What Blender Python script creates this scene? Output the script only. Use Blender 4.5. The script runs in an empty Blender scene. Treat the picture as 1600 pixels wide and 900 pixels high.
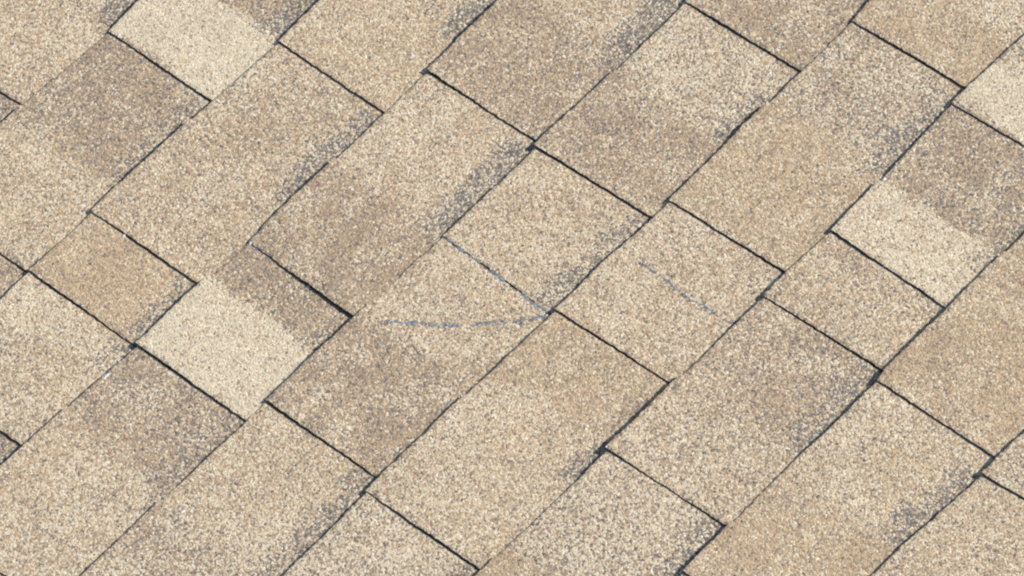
import bpy, math, random
import numpy as np
from mathutils import Vector, Matrix

# ------------------------------------------------------------------ camera, world, sun, exposure
PITCH = math.radians(20.0)                       # slope of the roof
BASE = Vector((0.0, 0.0, 5.0))                   # point of the roof the picture is centred on
scene = bpy.context.scene
# roof frame: x along the courses, y up the slope, z out of the roof (metres)
TO_WORLD = Matrix.Translation(BASE) @ Matrix.Rotation(PITCH, 4, 'X')

def to_world_dir(v):
    return (TO_WORLD.to_3x3() @ Vector(v)).normalized()

cam_data = bpy.data.cameras.new('camera')
cam_data.sensor_width = 36.0
cam_data.lens = 36.0 * 10000.0 / 1600.0          # long telephoto lens
cam_data.clip_start = 0.1
cam_data.clip_end = 3000.0
cam = bpy.data.objects.new('camera', cam_data)
scene.collection.objects.link(cam)
right = Vector((-0.67345, 0.720584, -0.164997))
down = Vector((0.648092, 0.468161, -0.600668))
fwd = Vector((-0.355586, -0.511453, -0.782288))
rot = Matrix((right, -down, -fwd)).transposed().to_4x4()
cam.matrix_world = TO_WORLD @ Matrix.Translation((2.050045, 2.944294, 4.508859)) @ rot
scene.camera = cam

SUN_DIR = to_world_dir((-0.82, 1.12, 1.0))    # towards the sun
sun_el = math.asin(SUN_DIR.z)
world = bpy.data.worlds.new('World')
scene.world = world
world.use_nodes = True
wn = world.node_tree
wn.nodes.clear()
sky = wn.nodes.new('ShaderNodeTexSky')
sky.sky_type = 'NISHITA'
sky.sun_disc = False
sky.sun_elevation = sun_el
sky.sun_rotation = math.atan2(SUN_DIR.x, SUN_DIR.y)
bg = wn.nodes.new('ShaderNodeBackground')
bg.inputs['Strength'].default_value = 0.085
wo = wn.nodes.new('ShaderNodeOutputWorld')
wn.links.new(sky.outputs[0], bg.inputs['Color'])
wn.links.new(bg.outputs[0], wo.inputs['Surface'])
sd = bpy.data.lights.new('sun', 'SUN')
sd.energy = 4.2
sd.angle = math.radians(0.5)
sd.color = (1.0, 0.955, 0.89)
sun = bpy.data.objects.new('sun', sd)
scene.collection.objects.link(sun)
sun.rotation_euler = SUN_DIR.to_track_quat('Z', 'Y').to_euler()
sun.location = BASE + SUN_DIR * 20

scene.view_settings.view_transform = 'Standard'
scene.view_settings.look = 'None'
scene.view_settings.exposure = 0.38
scene.view_settings.gamma = 1.0
scene.render.engine = 'CYCLES'
scene.cycles.use_denoising = False
scene.cycles.max_bounces = 4
scene.cycles.filter_width = 2.3

# ------------------------------------------------------------------ materials
def granule_material():
    m = bpy.data.materials.new('mineral_granules')
    m.use_nodes = True
    nt = m.node_tree
    N, L = nt.nodes, nt.links
    N.clear()
    out = N.new('ShaderNodeOutputMaterial')
    b = N.new('ShaderNodeBsdfPrincipled')
    L.new(b.outputs[0], out.inputs['Surface'])
    geo = N.new('ShaderNodeNewGeometry')
    def warp(scale, amt):
        nz = N.new('ShaderNodeTexNoise')
        nz.inputs['Scale'].default_value = scale
        nz.inputs['Detail'].default_value = 1.0
        L.new(geo.outputs['Position'], nz.inputs['Vector'])
        a = N.new('ShaderNodeVectorMath'); a.operation = 'SUBTRACT'
        a.inputs[1].default_value = (0.5, 0.5, 0.5)
        L.new(nz.outputs['Color'], a.inputs[0])
        s = N.new('ShaderNodeVectorMath'); s.operation = 'SCALE'; s.inputs['Scale'].default_value = amt
        L.new(a.outputs[0], s.inputs[0])
        d = N.new('ShaderNodeVectorMath'); d.operation = 'ADD'
        L.new(geo.outputs['Position'], d.inputs[0]); L.new(s.outputs[0], d.inputs[1])
        return d.outputs[0]
    pos = warp(600.0, 0.0018)
    def voro(scale, feature='F1'):
        v = N.new('ShaderNodeTexVoronoi')
        v.feature = feature
        v.inputs['Scale'].default_value = scale
        L.new(pos, v.inputs['Vector'])
        return v
    def math_(op, a, bb=None, cc=None):
        n = N.new('ShaderNodeMath'); n.operation = op
        for i, x in enumerate((a, bb, cc)):
            if x is None: continue
            if isinstance(x, (int, float)): n.inputs[i].default_value = x
            else: L.new(x, n.inputs[i])
        return n.outputs[0]
    big = voro(600.0)
    fine = voro(1050.0)
    sb = N.new('ShaderNodeSeparateColor'); L.new(big.outputs['Color'], sb.inputs[0])
    sf = N.new('ShaderNodeSeparateColor'); L.new(fine.outputs['Color'], sf.inputs[0])
    at = N.new('ShaderNodeAttribute'); at.attribute_name = 'blend'
    sa = N.new('ShaderNodeSeparateColor'); L.new(at.outputs['Color'], sa.inputs[0])
    # which granule a cell is: the blend attribute gives the shares of slate, brown and tan
    pick = math_('ADD', math_('MULTIPLY', sb.outputs[0], 0.999), 0.0)
    t1 = sa.outputs[0]
    t2 = math_('ADD', sa.outputs[0], sa.outputs[1])
    t3 = math_('ADD', t2, sa.outputs[2])
    def mix(f, a, c):
        n = N.new('ShaderNodeMix'); n.data_type = 'RGBA'
        L.new(f, n.inputs[0])
        for i, x in ((6, a), (7, c)):
            if isinstance(x, tuple): n.inputs[i].default_value = (*x, 1)
            else: L.new(x, n.inputs[i])
        return n.outputs[2]
    CREAM, CREAM2, TAN, TAN2, BROWN, BROWN2, SLATE, SLATE2 = ((0.63,0.536,0.376),(0.695,0.608,0.457),(0.52,0.372,0.224),(0.55,0.42,0.275),(0.325,0.243,0.163),(0.405,0.32,0.228),(0.125,0.114,0.106),(0.24,0.222,0.206))
    cream = mix(sb.outputs[2], CREAM, CREAM2)
    tan = mix(sb.outputs[2], TAN, TAN2)
    brown = mix(sb.outputs[2], BROWN, BROWN2)
    slate = mix(sb.outputs[2], SLATE, SLATE2)
    c = mix(math_('LESS_THAN', pick, t3), cream, tan)
    c = mix(math_('LESS_THAN', pick, t2), c, brown)
    c = mix(math_('LESS_THAN', pick, t1), c, slate)
    # every granule has its own lightness, smaller chips lie between the large ones
    k = math_('ADD', math_('MULTIPLY', sb.outputs[1], 0.40), 1.0 - 0.40 / 2)
    k2 = math_('ADD', math_('MULTIPLY', sf.outputs[1], 0.42), 1.0 - 0.42 / 2)
    k = math_('MULTIPLY', k, k2)
    # slow drift of the granule mix
    n1 = N.new('ShaderNodeTexNoise'); n1.inputs['Scale'].default_value = 28.0; n1.inputs['Detail'].default_value = 4.0
    L.new(geo.outputs['Position'], n1.inputs['Vector'])
    k = math_('MULTIPLY', k, math_('ADD', math_('MULTIPLY', n1.outputs[0], 0.22), 0.89))
    vm = N.new('ShaderNodeVectorMath'); vm.operation = 'SCALE'
    L.new(c, vm.inputs[0]); L.new(k, vm.inputs['Scale'])
    L.new(vm.outputs[0], b.inputs['Base Color'])
    b.inputs['Roughness'].default_value = 0.85
    b.inputs['Specular IOR Level'].default_value = 0.25
    # granules stand proud as little domes of unequal height
    hb = math_('MULTIPLY', math_('SUBTRACT', 1.0, math_('POWER', big.outputs['Distance'], 2.0)), 1.0)
    hb = math_('ADD', hb, math_('MULTIPLY', sb.outputs[2], 0.5))
    hf = math_('SUBTRACT', 1.0, fine.outputs['Distance'])
    h = math_('ADD', hb, math_('MULTIPLY', hf, 0.45))
    bp = N.new('ShaderNodeBump')
    bp.inputs['Strength'].default_value = 1.0
    bp.inputs['Distance'].default_value = 0.0006
    L.new(h, bp.inputs['Height'])
    L.new(bp.outputs[0], b.inputs['Normal'])
    return m

def simple_material(name, col, col2, scale, rough=0.8, bump=0.0003):
    m = bpy.data.materials.new(name)
    m.use_nodes = True
    nt = m.node_tree; N, L = nt.nodes, nt.links
    b = N['Principled BSDF']
    b.inputs['Roughness'].default_value = rough
    geo = N.new('ShaderNodeNewGeometry')
    nz = N.new('ShaderNodeTexNoise'); nz.inputs['Scale'].default_value = scale; nz.inputs['Detail'].default_value = 5.0
    L.new(geo.outputs['Position'], nz.inputs['Vector'])
    cr = N.new('ShaderNodeValToRGB')
    cr.color_ramp.elements[0].position = 0.35; cr.color_ramp.elements[0].color = (*col, 1)
    cr.color_ramp.elements[1].position = 0.65; cr.color_ramp.elements[1].color = (*col2, 1)
    L.new(nz.outputs[0], cr.inputs[0]); L.new(cr.outputs[0], b.inputs['Base Color'])
    bp = N.new('ShaderNodeBump'); bp.inputs['Distance'].default_value = bump
    L.new(nz.outputs[0], bp.inputs['Height']); L.new(bp.outputs[0], b.inputs['Normal'])
    return m

GRAN = granule_material()
EDGE = simple_material('asphalt_edge', (0.022, 0.048, 0.068), (0.055, 0.10, 0.135), 500.0)
BARE = simple_material('bare_asphalt', (0.07, 0.115, 0.16), (0.30, 0.365, 0.42), 260.0)
SEAL = simple_material('old_sealant', (0.42, 0.50, 0.58), (0.75, 0.76, 0.74), 300.0)
WOOD = simple_material('deck_plywood', (0.24, 0.16, 0.09), (0.32, 0.22, 0.13), 9.0)
SOIL = simple_material('grass_ground', (0.05, 0.07, 0.025), (0.09, 0.10, 0.045), 0.6, 0.95, 0.02)

# ------------------------------------------------------------------ measured layout of the roof (mm, in the roof frame)
DATA = {'bands': [(-1, -41.4, 3.2, 26, 0.8), (-1, 121.4, 170.0, 40, 0.8), (0, -141.1, -79.8, 32, 0.95), (0, 10.2, 124.3, 26, 0.55), (1, -240.9, -178.1, 28, 0.85),
           (1, -72.6, 52.9, 27, 1), (1, 172.0, 253.3, 24, 0.8), (1, 257.6, 294.6, 26, 0.6), (1, 396.0, 447.7, 34, 0.7), (2, -331.9, -234.7, 28, 0.75),
           (2, -126.5, -4.0, 28, 1), (2, 114.1, 163.5, 18, 0.55), (2, 254.3, 356.4, 26, 0.5), (3, -301.4, -227.6, 26, 0.9), (3, -130.9, -1.2, 26, 0.85),
           (3, 228.8, 375.0, 30, 0.8), (4, -385.9, -284.8, 34, 0.85), (4, -153.8, -119.2, 20, 0.35), (4, 83.6, 127.0, 20, 1), (4, -3.6, 79.1, 22, 0.25),
           (4, 245.0, 329.0, 24, 0.9), (5, -318.6, -264.0, 22, 0.45), (5, -126.4, -17.1, 30, 0.8), (5, 81.6, 157.5, 30, 0.85), (6, -91.8, 10.3, 30, 0.9)],
 'butts': {-1: [[(-16.4, -641.0), (36.2, -640.4)]],
           0: [[(-41.1, -523.8), (5.7, -521.2)], [(11.9, -522.0), (115.1, -526.4)], [(118.2, -526.7), (148.4, -524.5)]],
           1: [[(-141.1, -381.8), (-79.8, -377.5)], [(-74.7, -376.7), (9.5, -381.7), (118.6, -381.4), (168.2, -380.1)], [(171.7, -380.0), (250.5, -379.4)],
               [(255.8, -379.1), (289.7, -378.6)]],
           2: [[(-240.9, -240.1), (-137.4, -237.8)], [(-132.3, -237.2), (-77.8, -236.7), (-68.3, -235.9), (49.9, -238.1), (105.5, -234.6)],
               [(109.5, -233.9), (145.2, -232.1), (168.5, -240.8), (175.2, -240.0), (251.1, -236.2)],
               [(255.4, -236.1), (289.8, -238.3), (359.2, -239.2), (393.8, -239.8), (423.8, -240.2)]],
           3: [[(-367.0, -95.7), (-339.9, -95.5)], [(-334.0, -95.9), (-237.6, -91.3), (-137.0, -95.5)], [(-127.1, -92.8), (-5.3, -92.0)],
               [(-1.2, -91.4), (107.4, -95.7), (226.0, -93.9)], [(229.4, -93.8), (252.4, -94.2), (294.9, -96.4), (360.6, -96.5), (457.0, -93.8)]],
           4: [[(-442.4, 46.1), (-413.5, 48.6)], [(-405.6, 49.2), (-340.0, 47.9), (-231.1, 47.9), (-157.0, 51.7)],
               [(-152.0, 52.2), (-133.6, 51.6), (-77.6, 45.9), (-5.5, 50.5)], [(0.9, 50.2), (135.1, 47.4), (225.8, 46.2), (243.2, 49.4)],
               [(246.9, 49.0), (347.1, 50.3)]],
           5: [[(-490.1, 189.8), (-413.9, 185.7), (-393.2, 187.3)], [(-385.6, 186.9), (-286.9, 191.7), (-218.2, 194.2)],
               [(-211.6, 193.8), (-158.6, 189.0), (-127.2, 193.1)], [(-121.9, 193.1), (-4.8, 190.4), (81.7, 191.2)], [(85.1, 191.3), (122.6, 192.5), (244.2, 189.5)]],
           6: [[(-315.9, 337.4), (-274.4, 333.7), (-212.7, 335.6), (-128.1, 333.7), (-115.7, 339.2)], [(-111.3, 337.9), (-16.7, 333.7), (79.9, 332.4), (138.2, 335.1)]],
           7: [[(-148.6, 479.1), (-115.2, 475.2), (-95.7, 477.3)], [(-91.1, 476.8), (6.1, 468.8), (44.7, 469.4)]],
           8: [[(-128.3, 611.6), (-28.0, 609.9)]]},
 'cracks': {'arc': (3, 3.6,
                    [(98.6, -67.6), (88.2, -53.3), (79.6, -43.8), (76.7, -33.7), (65.6, -18.4), (59.2, -8.4), (48.5, 1.5), (36.1, 13.8), (28.0, 26.2), (14.0, 37.0),
                     (4.3, 45.4)]),
            'rub': (2, 2.0, [(108.1, -232.0), (108.3, -221.0), (108.5, -207.4), (108.9, -195.5)]),
            'scar': (4, 2.6,
                     [(-89.2, 64.4), (-88.4, 77.0), (-87.1, 89.9), (-87.0, 103.3), (-85.3, 120.6), (-83.5, 140.1), (-86.7, 156.6), (-85.0, 173.7), (-88.1, 186.4),
                      (-93.1, 189.6)]),
            'seam': (3, 2.5, [(-2.4, -90.9), (-2.0, -72.7), (-1.5, -53.6), (-0.5, -32.6), (0.3, -7.8), (1.2, 13.1), (2.3, 32.4), (2.4, 46.8)]),
            'tear': (3, 1.2, [(103.6, -30.6), (106.2, -18.5), (105.8, -10.7)])},
 'edges': {-1: [(124.1, 115.8, 2.4, 4.1)],
           0: [(7.5, 8.0, 2.4, -84.7), (253.8, 253.0, 2.4, 120.4)],
           1: [(-78.0, -77.7, 2.4, -178.1), (170.0, 168.0, 2.4, 39.5), (253.5, 253.5, 2.4, 'ramp'), (398.3, 393.3, 2.4, 335.5)],
           2: [(-135.0, -136.7, 2.4, -261.3), (107.8, 111.6, 2.4, -10.8), (253.1, 252.4, 2.4, 159.0), (506.9, 500.8, 2.4, 343.2)],
           3: [(-337.5, -340.5, 2.4, -543.2), (-129.2, -134.3, 2.4, -237.9), (-3.0, 2.1, 1.3, 'ramp'), (227.7, 226.4, 2.4, 95.7)],
           4: [(-410.1, -413.9, 2.4, -582.2), (-154.7, -158.9, 2.4, -292.4), (-2.0, -5.8, 2.1, 'ramp'), (245.2, 243.7, 2.4, 115.6)],
           5: [(-389.6, -394.0, 2.4, -564.3), (-215.0, -212.7, 2.4, -283.2), (-124.5, -128.3, 2.2, 'ramp'), (83.4, 79.4, 2.4, -14.2)],
           6: [(-113.7, -115.8, 2.4, -287.8)],
           7: [(-93.1, -99.2, 2.4, -197.3)]},
 'specks': [(171.0, -337.1, 2.6, 'blue'), (359.8, -71.9, 2.6, 'white'), (-141.3, -264.0, 2.2, 'white'), (-287.4, 193.6, 2.6, 'blue'), (-120.7, -287.8, 1.6, 'white'),
            (6.0, -509.6, 2.0, 'blue'), (107.9, -233.0, 2.4, 'blue'), (110.7, -155.7, 2.0, 'blue'), (-83.2, 48.6, 3.0, 'blue'), (-213.4, 256.4, 1.8, 'white'),
            (-81.2, -413.0, 2.0, 'white'), (294.6, -235.1, 3, 'blue')],
 'tones': {-1: [(2.9, 'M'), (117.8, 'L'), (None, 'B')],
           0: [(-81.4, 'B'), (7.9, 'P'), (136.5, 'B'), (254.1, 'L'), (None, 'B')],
           1: [(-192.1, 'G'), (-78.2, 'LO'), (81.4, 'M'), (168.5, 'M2'), (254.1, 'O'), (295.8, 'PL'), (393.3, 'L'), (None, 'B')],
           2: [(-258.5, 'L'), (-136.3, 'B2'), (-5.6, 'L'), (109.4, 'B2'), (159.0, 'B'), (252.3, 'P'), (344.9, 'B'), (504.4, 'L'), (None, 'G')],
           3: [(-339.6, 'B2'), (-240.0, 'LG'), (-132.1, 'B2'), (-0.2, 'L'), (97.4, 'L'), (227.9, 'B2'), (363.1, 'L'), (None, 'G')],
           4: [(-412.3, 'O'), (-296.3, 'G'), (-156.7, 'O'), (-4.0, 'L'), (79.6, 'O'), (243.4, 'L'), (None, 'LG')],
           5: [(-391.9, 'P'), (-286.3, 'B'), (-214.0, 'P2'), (-126.8, 'M'), (-17.6, 'MB'), (82.0, 'ML'), (213.2, 'LG'), (None, 'O')],
           6: [(-291.1, 'M'), (-114.7, 'O'), (13.0, 'L'), (135.0, 'O'), (None, 'L')],
           7: [(-96.4, 'G'), (None, 'L')]}}

# shares of slate, brown and tan granules; the rest is cream
TONES = {
    'P': (0.015, 0.06, 0.13), 'P2': (0.03, 0.10, 0.18), 'PL': (0.05, 0.14, 0.25), 'L': (0.07, 0.22, 0.33),
    'LO': (0.045, 0.21, 0.42), 'LG': (0.12, 0.22, 0.20), 'M': (0.10, 0.29, 0.30), 'M2': (0.08, 0.29, 0.32),
    'O': (0.04, 0.33, 0.48), 'G': (0.16, 0.30, 0.20), 'B': (0.165, 0.47, 0.21), 'B2': (0.13, 0.46, 0.26),
    'MB': (0.14, 0.39, 0.26), 'ML': (0.11, 0.27, 0.27), 'K': (0.54, 0.19, 0.06)}

def vnoise(x, y, seed):
    """smooth value noise in -1..1, x and y in cells"""
    x = np.asarray(x, float); y = np.asarray(y, float)
    xi = np.floor(x).astype(np.int64); yi = np.floor(y).astype(np.int64)
    fx = x - xi; fy = y - yi
    fx = fx * fx * (3 - 2 * fx); fy = fy * fy * (3 - 2 * fy)
    def h(a, b):
        n = (a * 374761393 + b * 668265263 + seed * 1442695041) & 0x7fffffff
        n = ((n ^ (n >> 13)) * 1274126177) & 0x7fffffff
        n = (n ^ (n >> 16)) & 0xffff
        return n / 32767.5 - 1.0
    return (h(xi, yi) * (1 - fx) * (1 - fy) + h(xi + 1, yi) * fx * (1 - fy)
            + h(xi, yi + 1) * (1 - fx) * fy + h(xi + 1, yi + 1) * fx * fy)

E_ = 143.0
T_BACK, T_TAB = 3.0, 2.4
H_ = T_BACK + T_TAB
OVER = 26.0
def nominal(k): return 48.0 + (k - 4) * 143.0

rng = random.Random(11)
# full layout of every course in the detailed area
XLIM = 1150.0
KMIN, KMAX = -6, 12
course = {}
for k in range(KMIN, KMAX + 2):
    edges = [list(e) for e in DATA['edges'].get(k, [])]
    butts = list(DATA['butts'].get(k, []))
    if not edges:
        x0 = rng.uniform(-80, 80)
        edges = [[x0, x0, T_TAB, x0 - rng.uniform(70, 150)]]
        butts = []
    if len(butts) > len(edges):
        last_b = butts[-1]; butts = butts[:-1]
    else:
        last_b = None
    first = k in DATA['edges']
    while edges[-1][0] < XLIM:
        x = edges[-1][0] + rng.uniform(235, 265) if first else edges[-1][0] + rng.choice((rng.uniform(95, 140), rng.uniform(190, 270), rng.uniform(170, 250)))
        dx = rng.uniform(-2, 2)
        edges.append([x, x + dx, T_TAB, x - rng.uniform(60, 140)])
        butts.append(last_b); last_b = None; first = False
    while len(butts) < len(edges): butts.append(None)
    first = k in DATA['edges']
    while edges[0][0] > -XLIM:
        x = edges[0][0] - rng.uniform(235, 265) if first else edges[0][0] - rng.choice((rng.uniform(95, 140), rng.uniform(190, 270), rng.uniform(170, 250)))
        edges.insert(0, [x, x + rng.uniform(-2, 2), T_TAB, x - rng.uniform(60, 140)])
        butts.insert(0, None); first = False
    course[k] = (edges, butts)
    for i in range(len(edges)):        # a tab cannot start before its own shingle does
        if i and edges[i][3] != 'ramp' and edges[i][3] < edges[i - 1][0] + 8:
            edges[i][3] = edges[i - 1][0] + 25

def butt_line(k):
    """returns a function x -> y of the lower edge of course k, with the small step at each joint"""
    edges, butts = course[k]
    fs = []
    for i, (e, b) in enumerate(zip(edges, butts)):
        if b:
            p = sorted(b)
            px = np.array([q[0] for q in p]); py = np.array([q[1] for q in p])
            if len(p) > 2:                     # a cut edge is nearly straight
                fit = np.polyval(np.polyfit(px, py, 1), px)
                py = fit + 0.35 * (py - fit)
            fs.append((px, py))
        else:
            fs.append((np.array([0.0]), np.array([nominal(k) + ((i * 37 + k * 17) % 7 - 3) * 0.5])))
    ends = np.array([e[0] for e in edges])
    def f(x, i=None):
        x = np.asarray(x, float)
        if i is not None:
            return np.interp(x, fs[i][0], fs[i][1])
        idx = np.clip(np.searchsorted(ends, x), 0, len(fs) - 1)
        out = np.empty_like(x)
        for j in np.unique(idx):
            m = idx == j
            out[m] = np.interp(x[m], fs[j][0], fs[j][1])
        return out
    return f
LINE = {k: butt_line(k) for k in course}
TOP = nominal

def tone_list(k):
    """sorted (x where the tone ends, shares) for course k, random ones beyond the measured stretch"""
    known = DATA['tones'].get(k)
    r = random.Random(100 + k)
    names = ['L', 'L', 'M', 'B2', 'O', 'LG', 'L', 'B', 'P2']
    out = []
    if known:
        x = known[0][0] - 60
        left = []
        while x > -XLIM - 300:
            left.insert(0, (x, r.choice(names))); x -= r.uniform(70, 190)
        out = left
        for p, n in known:
            if p is not None: out.append((p, n))
        x = out[-1][0] + 110
        out.append((x, known[-1][1]))
    else:
        out = [(-XLIM - 300, 'L')]
    x = out[-1][0]
    while x < XLIM + 300:
        x += r.uniform(70, 190)
        out.append((x, r.choice(names)))
    return out
TONE = {k: tone_list(k) for k in course}

def bands_of(k):
    b = [(a, c, w * 0.92, s) for kk, a, c, w, s in DATA['bands'] if kk == k]
    edges = course[k][0]
    lo, hi = DATA['range'].get(k, (1e9, -1e9))
    for i in range(1, len(edges)):
        e, p = edges[i], edges[i - 1]
        if e[3] == 'ramp': continue
        if p[1] > hi or p[1] < lo:
            b.append((p[1], e[3], 26 + (i * 13 % 9), 0.55 + 0.4 * ((i * 7 + k * 3) % 5) / 4))
    return b
DATA['range'] = {}
for k, eds in DATA['edges'].items():
    bx = [c for kk, a, c, w, s in DATA['bands'] if kk == k] + [e[0] for e in eds]
    DATA['range'][k] = (min(bx) - 120, max(bx) + 60)
BANDS = {k: bands_of(k) for k in course}

def blend(x, y, k, ytop, seed):
    """granule shares at roof points"""
    n = x.shape[0]
    col = np.zeros((n, 4))
    xs = x + 5.0 * vnoise(x / 38, y / 38, 5 + k) + 3.0 * vnoise(x / 11, y / 11, 6 + k) + 1.6 * vnoise(x / 4, y / 4, 8 + k)
    tl = TONE[k]
    ends = np.array([t[0] for t in tl]); vals = np.array([TONES[t[1]] for t in tl])
    i = np.clip(np.searchsorted(ends, xs), 0, len(tl) - 1)
    base = vals[i].copy()
    # granule blends change over a few mm next to a pale drop, more gradually elsewhere
    pale = np.array([t[1][0] == 'P' for t in tl])
    j = np.clip(i + 1, 0, len(tl) - 1)
    wd_ = np.where(pale[i] | pale[j], 4.5, 10.0)
    w = np.clip(1 - (ends[i] - xs) / wd_, 0, 1)[:, None] * 0.5
    base = base * (1 - w) + vals[j] * w
    j = np.clip(i - 1, 0, len(tl) - 1)
    wd_ = np.where(pale[i] | pale[j], 4.5, 10.0)
    w = np.clip(1 - (xs - ends[j]) / wd_, 0, 1)[:, None] * 0.5 * (i > 0)[:, None]
    base = base * (1 - w) + vals[j] * w
    mot = vnoise(x / 26, y / 26, 40 + k) * 0.6 + vnoise(x / 9, y / 9, 41 + k) * 0.5
    base[:, 0] *= 1 + 0.35 * mot
    base[:, 1] *= 1 + 0.35 * vnoise(x / 20, y / 20, 52 + k)
    base[:, 2] *= 1 + 0.30 * vnoise(x / 31, y / 31, 62 + k)
    base = np.clip(base, 0.0, 0.9)
    d = ytop - y
    kb = np.array(TONES['K'])
    for a, c, wd, s in BANDS[k]:
        a, c = min(a, c), max(a, c)
        wl = wd * (1 + 0.28 * vnoise(x / 22, 0 * y + k, 70 + k) + 0.12 * vnoise(x / 6, y / 6, 71 + k))
        f = np.clip((wl - d) / 13.0 + 0.5, 0, 1)
        xe = x + 3 * vnoise(x / 7, y / 7, 75)
        f *= np.clip((xe - a) / 10 + .5, 0, 1) * np.clip((c - xe) / 18 + .5, 0, 1)
        f *= s * np.clip(0.95 + 0.20 * vnoise(x / 12, y / 9, 73 + k) + .12 * vnoise(x / 4, y / 4, 74 + k), 0, 1)
        base = base * (1 - f[:, None]) + kb * f[:, None]
    for kk, wd, pts in DATA['cracks'].values():     # granules are worn off along a crease
        if kk != k: continue
        P = np.array(pts)
        dm = np.full(n, 1e9)
        for (ax, ay), (bx, by) in zip(P[:-1], P[1:]):
            ll = (bx - ax) ** 2 + (by - ay) ** 2
            tt = np.clip(((x - ax) * (bx - ax) + (y - ay) * (by - ay)) / ll, 0, 1)
            dm = np.minimum(dm, np.hypot(x - ax - tt * (bx - ax), y - ay - tt * (by - ay)))
        f = (np.clip(1.15 - dm / (wd * 0.8), 0, 0.7) * np.clip(0.6 + 0.9 * vnoise(x / 6, y / 6, 91), 0, 1))[:, None]
        base = base * (1 - f) + np.array([0.85, 0.08, 0.03]) * f
    col[:, :3] = base
    col[:, 3] = 1
    return col

def new_object(name, verts, faces, mats, mat_idx, parent, cols=None):
    me = bpy.data.meshes.new(name)
    v = np.asarray(verts, float) / 1000.0
    c = v.mean(axis=0)
    c[2] = v[:, 2].min()
    me.from_pydata([tuple(p) for p in (v - c)], [], faces)
    for m in mats: me.materials.append(m)
    me.polygons.foreach_set('material_index', mat_idx)
    if cols is not None:
        a = me.color_attributes.new('blend', 'FLOAT_COLOR', 'POINT')
        a.data.foreach_set('color', np.asarray(cols, np.float32).ravel())
    me.update()
    o = bpy.data.objects.new(name, me)
    scene.collection.objects.link(o)
    if parent is not None:
        o.parent = parent
        pc = Vector(parent.get('_c', (0, 0, 0)))
        o.location = Vector(c) - pc
    o['_c'] = tuple(c)
    return o

def sheet(x_lo, x_hi, y_lo, y_hi, step, ztop, thick, colf):
    """a slab: x_lo/x_hi functions of t (0..1 up the slope), y_lo/y_hi functions of x. returns mesh arrays"""
    W = float(np.mean(x_hi(np.array([0.5])) - x_lo(np.array([0.5]))))
    xm = float(np.mean(x_lo(np.array([0.5]))))
    nx = max(2, int(W / step) + 1)
    ny = max(3, int((E_ + OVER) / step) + 1)
    a = np.linspace(0, 1, nx + 1); t = np.linspace(0, 1, ny + 1)
    A, Tt = np.meshgrid(a, t)                      # rows along t
    xl = x_lo(t)[:, None]; xh = x_hi(t)[:, None]
    X = xl + (xh - xl) * A
    yl = y_lo(X.ravel()).reshape(X.shape); yh = y_hi(X.ravel()).reshape(X.shape)
    Y = yl + (yh - yl) * Tt
    x, y = X.ravel(), Y.ravel()
    z = ztop(x, y)
    col = colf(x, y)
    n = len(x)
    idx = np.arange(n).reshape(ny + 1, nx + 1)
    f = np.stack([idx[:-1, :-1], idx[:-1, 1:], idx[1:, 1:], idx[1:, :-1]], -1).reshape(-1, 4)
    # border loop, lowered copy and skirt
    loop = np.concatenate([idx[0, :-1], idx[:-1, -1], idx[-1, :0:-1], idx[:0:-1, 0]])
    m = len(loop)
    # rounded shoulder: the very rim drops a little, as a cut mat does
    z = z.copy()
    z[loop] -= 0.35
    bx, by, bz = x[loop], y[loop], z[loop] - thick + 0.35
    verts = np.concatenate([np.stack([x, y, z], 1), np.stack([bx, by, bz], 1)])
    cols = np.concatenate([col, col[loop]])
    low = n + np.arange(m)
    faces = f.tolist()
    nt = len(faces)
    for i in range(m):
        j = (i + 1) % m
        faces.append([int(loop[j]), int(loop[i]), int(low[i]), int(low[j])])
    faces.append([int(q) for q in low[::-1]])
    mi = [0] * nt + [1] * (len(faces) - nt)
    return verts, faces, mi, cols

def rough(x, y, seed, amp=1.0):
    return amp * (0.75 * vnoise(x / 2.6, y / 2.6, seed) + 0.5 * vnoise(x / 7, y / 7, seed + 1) + 0.45 * vnoise(x / 45, y / 45, seed + 2))

# ------------------------------------------------------------------ the roof
roof = bpy.data.objects.new('roof', None)
scene.collection.objects.link(roof)
roof.matrix_world = TO_WORLD
roof['label'] = 'sloping roof covered in tan, brown and cream granulated asphalt shingles'
roof['category'] = 'roof'
roof['kind'] = 'thing'

def view_dist(xc, yc):
    """rough distance in mm outside the stretch the photograph shows"""
    a = np.array([[39, -638], [-524, 161], [-35, 575], [505, -156]], float)
    dmax = 0
    for i in range(4):
        p, q = a[i], a[(i + 1) % 4]
        e = (q - p) / np.linalg.norm(q - p)
        nrm = np.array([e[1], -e[0]])
        if nrm @ (a.mean(0) - p) > 0: nrm = -nrm
        dmax = max(dmax, nrm @ (np.array([xc, yc]) - p))
    return dmax

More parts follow.
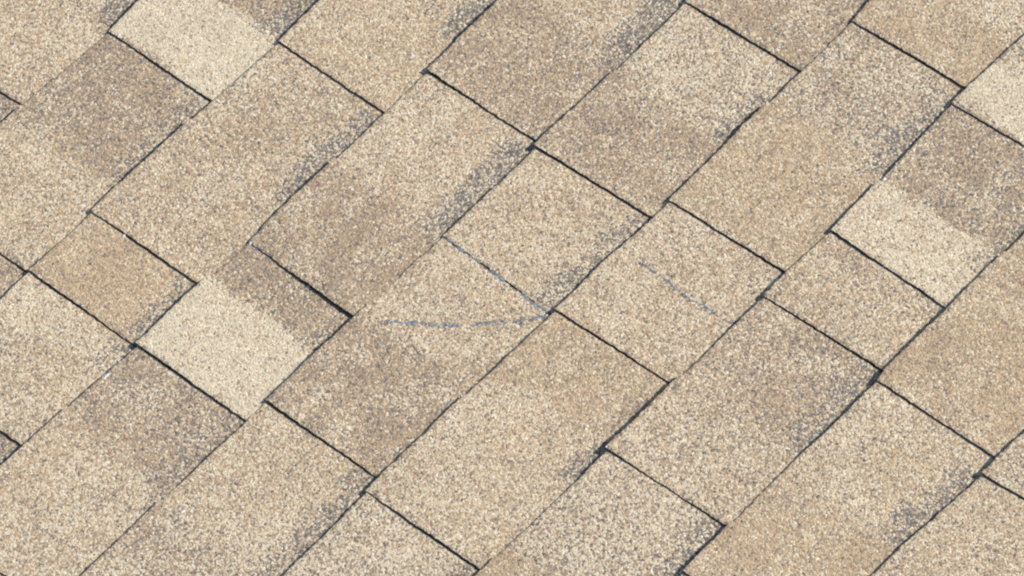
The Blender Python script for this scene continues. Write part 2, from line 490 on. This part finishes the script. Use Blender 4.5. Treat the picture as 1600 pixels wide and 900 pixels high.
shingle_of = {}
count = 0
for k in range(KMIN, KMAX + 1):
    edges, butts = course[k]
    for i in range(1, len(edges)):
        e0, e1 = edges[i - 1], edges[i]
        seed = 1000 + (k + 20) * 50 + i
        xc = (e0[0] + e1[0]) / 2; yc = nominal(k) + 70
        dist = view_dist(xc, yc)
        step = 2.6 if dist < 190 else 14.0
        fine = dist < 190
        ramp = e1[3] == 'ramp'
        lift = e1[2]
        warp_a = 0.55
        yb = lambda x, i=i, k=k, s=seed: LINE[k](x, i) + rough(x, 0 * x + k * 9, s, 0.85)
        yt = lambda x, k=k: LINE[k + 1](x) + OVER
        def sfrac(x, y, k=k, i=i):
            b = LINE[k](x, i); t_ = LINE[k + 1](x)
            return (y - b) / (t_ - b)
        def zback(x, y, seed=seed, ramp=ramp, e0=e0, e1=e1, lift=lift):
            s = sfrac(x, y)
            z = H_ * (1 - s) + warp_a * vnoise(x / 90 + 3, y / 90, seed)
            z = z + 0.8 * (vnoise(x / 33, 0 * x, seed + 41) - 0.1) * np.clip(1 - s, 0, 1) ** 4
            if ramp:
                q = np.clip((x - e0[0] - 15) / (e1[0] - e0[0] - 20), 0, 1)
                z = z + lift * q * q * (3 - 2 * q) * np.clip(1.25 - 0.25 * s, 0, 1)
            return z
        L0 = lambda t, e=e0, s=seed: e[0] + (e[1] - e[0]) * t + 0.7 + 0.35 * vnoise(t * 60, 0 * t, s + 7)
        L1 = lambda t, e=e1, s=seed: e[0] + (e[1] - e[0]) * t - 0.3 + 0.55 * vnoise(t * 58, 0 * t, s + 8) + 0.5 * vnoise(t * 6, 0 * t, s + 9)
        colf = lambda x, y, k=k: blend(x, y, k, LINE[k + 1](x), 0)
        v, f, mi, c = sheet(L0, L1, yb, yt, step, zback, T_BACK, colf)
        o = new_object('shingle', v, f, [GRAN, EDGE], mi, roof, c)
        shingle_of[(k, i)] = o
        count += 1
        if not ramp:
            xt = e1[3]
            Tl = lambda t, xt=xt, s=seed: xt + 1.0 * vnoise(t * 40, 0 * t, s + 17) + 1.6 * vnoise(t * 5, 0 * t, s + 16)
            Tr = lambda t, L1=L1: L1(t) + 0.5
            def ztab(x, y, zb=zback, lift=lift, xt=xt, e1=e1, seed=seed, k=k):
                z = zb(x, y) + lift
                # the dark side edge is lifted unevenly off the mat below
                if (k, round(e1[0])) == (2, 108):      # this tab stands off the mat at its upper corner
                    t = np.clip((y - nominal(2)) / E_, 0, 1)
                    z = z + np.clip((x - e1[0] + 60) / 60, 0, 1) * np.interp(t, [0, 0.3, 0.6, 1], [-1.0, -0.3, 1.6, 2.0])
                return z + 0.5 * np.clip((x - e1[0] + 40) / 40, 0, 1) * (0.2 + vnoise(y / 45, 0 * y, seed + 33))
            ybt = lambda x, yb=yb, s=seed: yb(x) - 0.45 + 0.3 * vnoise(x / 3, 0 * x, s + 21)
            yt2 = lambda x, k=k: LINE[k + 1](x) + OVER - 4
            v, f, mi, c = sheet(Tl, Tr, ybt, yt2, step, ztab, lift + 0.25, colf)
            tb = new_object('tab', v, f, [GRAN, EDGE], mi, o, c)
            tn = [n for x_, n in TONE[k] if x_ > e1[0] - 25][:1]
            if tn and tn[0] == 'P':
                tb['label'] = 'pale cream tab'

# ------------------------------------------------------------------ the rest of the slope, past the 300 nearest pieces
def field():
    V, F, MI, C = [], [], [], []
    r = random.Random(5)
    ks = range(-26, 20)
    for k in ks:
        inner = KMIN <= k <= KMAX
        if inner:
            xa, xb = course[k][0][0][0], course[k][0][-1][0]
        x = -4200 + r.uniform(0, 100)
        names = ['L', 'L', 'M', 'B2', 'O', 'LG', 'B', 'P2']
        while x < 4200:
            w = r.uniform(110, 260)
            nx = x + w
            a, b = x, nx
            x = nx
            if inner:
                if b > xa and a < xb:
                    if a < xa: b = xa
                    elif b > xb: a = xb
                    else: continue
            if b - a < 10: continue
            split = a + (b - a) * r.uniform(0.3, 0.55)
            for (p, q, zz) in ((a, b, 0.0), (split, b, T_TAB)):
                y0 = nominal(k) - (0.5 if zz else 0); y1 = nominal(k + 1) + OVER
                zt0 = H_ + zz; zt1 = H_ * (-OVER / E_) + zz
                th = T_BACK
                n = len(V)
                cc = TONES[r.choice(names)] + (1,) if isinstance(TONES['L'], tuple) else list(TONES[r.choice(names)]) + [1]
                g = 0.6 if not zz else 0.1
                for zk in (0, -th):
                    V.extend([(p + g, y0, zt0 + zk), (q - g, y0, zt0 + zk), (q - g, y1, zt1 + zk), (p + g, y1, zt1 + zk)])
                C.extend([cc] * 8)
                F.append([n, n + 1, n + 2, n + 3]); MI.append(0)
                for e in range(4):
                    h = (e + 1) % 4
                    F.append([n + h, n + e, n + 4 + e, n + 4 + h]); MI.append(1)
    o = new_object('shingle_field', V, F, [GRAN, EDGE], MI, roof, C)
    o['kind'] = 'stuff'
field()

def slab_box(name, x0, x1, y0, y1, z0, z1, mat):
    v = [(x, y, z) for z in (z0, z1) for x, y in ((x0, y0), (x1, y0), (x1, y1), (x0, y1))]
    f = [[3, 2, 1, 0], [4, 5, 6, 7]] + [[i, (i + 1) % 4, (i + 1) % 4 + 4, i + 4] for i in range(4)]
    return new_object(name, v, f, [mat], [0] * 6, roof)
slab_box('roof_deck', -4250, 4250, nominal(-26) + 20, nominal(20) + 60, -24.0, -8.0, WOOD)
slab_box('eave_board', -4250, 4250, nominal(-26) - 4, nominal(-26) + 18, -190.0, -8.2, WOOD)

# ------------------------------------------------------------------ creases, tears and drops of sealant on the mats
def surface_z(k, x, y):
    edges = course[k][0]
    for i in range(1, len(edges)):
        if edges[i - 1][0] <= x <= edges[i][0] + 0.01: break
    e0, e1 = edges[i - 1], edges[i]
    seed = 1000 + (k + 20) * 50 + i
    X = np.array([x]); Y = np.array([y])
    b = LINE[k](X, i); t_ = LINE[k + 1](X)
    s = (Y - b) / (t_ - b)
    z = H_ * (1 - s) + 0.55 * vnoise(X / 90 + 3, Y / 90, seed)
    z = z + 0.8 * (vnoise(X / 33, 0 * X, seed + 41) - 0.1) * np.clip(1 - s, 0, 1) ** 4
    if e1[3] == 'ramp':
        q = np.clip((X - e0[0] - 15) / (e1[0] - e0[0] - 20), 0, 1)
        z = z + e1[2] * q * q * (3 - 2 * q) * np.clip(1.25 - 0.25 * s, 0, 1)
    elif x > e1[3]:
        z = z + e1[2] + 0.5 * np.clip((X - e1[0] + 40) / 40, 0, 1) * (0.2 + vnoise(Y / 45, 0 * Y, seed + 33))
    return float(z[0]), i

def crack(name, k, width, pts, seed):
    P = np.array(pts, float)
    d = np.r_[0, np.cumsum(np.linalg.norm(np.diff(P, axis=0), axis=1))]
    n = int(d[-1] / 1.5) + 2
    q = np.linspace(0, d[-1], n)
    x = np.interp(q, d, P[:, 0]) + 0.8 * vnoise(q / 5, 0 * q, seed)
    y = np.interp(q, d, P[:, 1]) + 0.8 * vnoise(q / 5, 0 * q, seed + 1)
    tx = np.gradient(x); ty = np.gradient(y); ln = np.hypot(tx, ty); nx_, ny_ = -ty / ln, tx / ln
    w = width * 0.5 * np.clip(0.75 + 0.7 * vnoise(q / 7, 0 * q, seed + 2) + 0.3 * vnoise(q / 2.5, 0 * q, seed + 3), 0.12, 2)
    w *= np.clip(np.minimum(q, d[-1] - q) / 5, 0.1, 1)
    V, F = [], []
    owner = None
    for j in range(n):
        z, i = surface_z(k, x[j], y[j])
        owner = owner or shingle_of[(k, i)]
        V += [(x[j] + nx_[j] * w[j], y[j] + ny_[j] * w[j], z - 0.3), (x[j], y[j], z + 0.45), (x[j] - nx_[j] * w[j], y[j] - ny_[j] * w[j], z - 0.3)]
        if j and vnoise(q[j:j + 1] / 4.5, 0 * q[j:j + 1], seed + 5)[0] > -0.45:   # the bare line is broken here and there
            a = 3 * (j - 1); b = 3 * j
            F += [[a, a + 1, b + 1, b], [a + 1, a + 2, b + 2, b + 1], [a, b, b + 2, a + 2]]
    o = new_object('crack', V, F, [BARE], [0] * len(F), owner)
    return o
for s, (nm, (k, w, pts)) in enumerate(sorted(DATA['cracks'].items())):
    crack(nm, k, w, pts, 300 + 10 * s)

def drop(x, y, r, kind, seed):
    k = max(kk for kk in course if LINE[kk](np.array([x]))[0] <= y)
    z, i = surface_z(k, x, y)
    V, F = [(x, y, z + r * 0.45)], []
    m = 9
    for ring, (rr, h) in enumerate(((0.55, 0.36), (1.0, -0.1))):
        for j in range(m):
            a = 2 * math.pi * j / m
            q = r * rr * (1 + 0.35 * float(vnoise(np.array([j * 1.3]), np.array([seed * 1.7]), seed)[()] if False else vnoise(np.array([j * 1.3]), np.array([seed * 1.7]), seed)[0]))
            V.append((x + q * math.cos(a) * 1.3, y + q * math.sin(a) * 0.8, z + r * h))
    for j in range(m):
        h = (j + 1) % m
        F.append([0, 1 + j, 1 + h]); F.append([1 + j, 1 + m + j, 1 + m + h, 1 + h])
    o = new_object('sealant_drop', V, F, [SEAL], [0] * len(F), shingle_of[(k, i)])
for s, (x, y, r, kind) in enumerate(DATA['specks']):
    drop(x, y, r * 0.8, kind, 500 + s)

# ------------------------------------------------------------------ the ground far below the eave
gm = bpy.data.meshes.new('ground')
gm.from_pydata([(-1500, -1500, 0), (1500, -1500, 0), (1500, 1500, 0), (-1500, 1500, 0)], [], [[0, 1, 2, 3]])
gm.materials.append(SOIL)
g = bpy.data.objects.new('ground', gm)
scene.collection.objects.link(g)
g['kind'] = 'structure'
print('shingles', count)
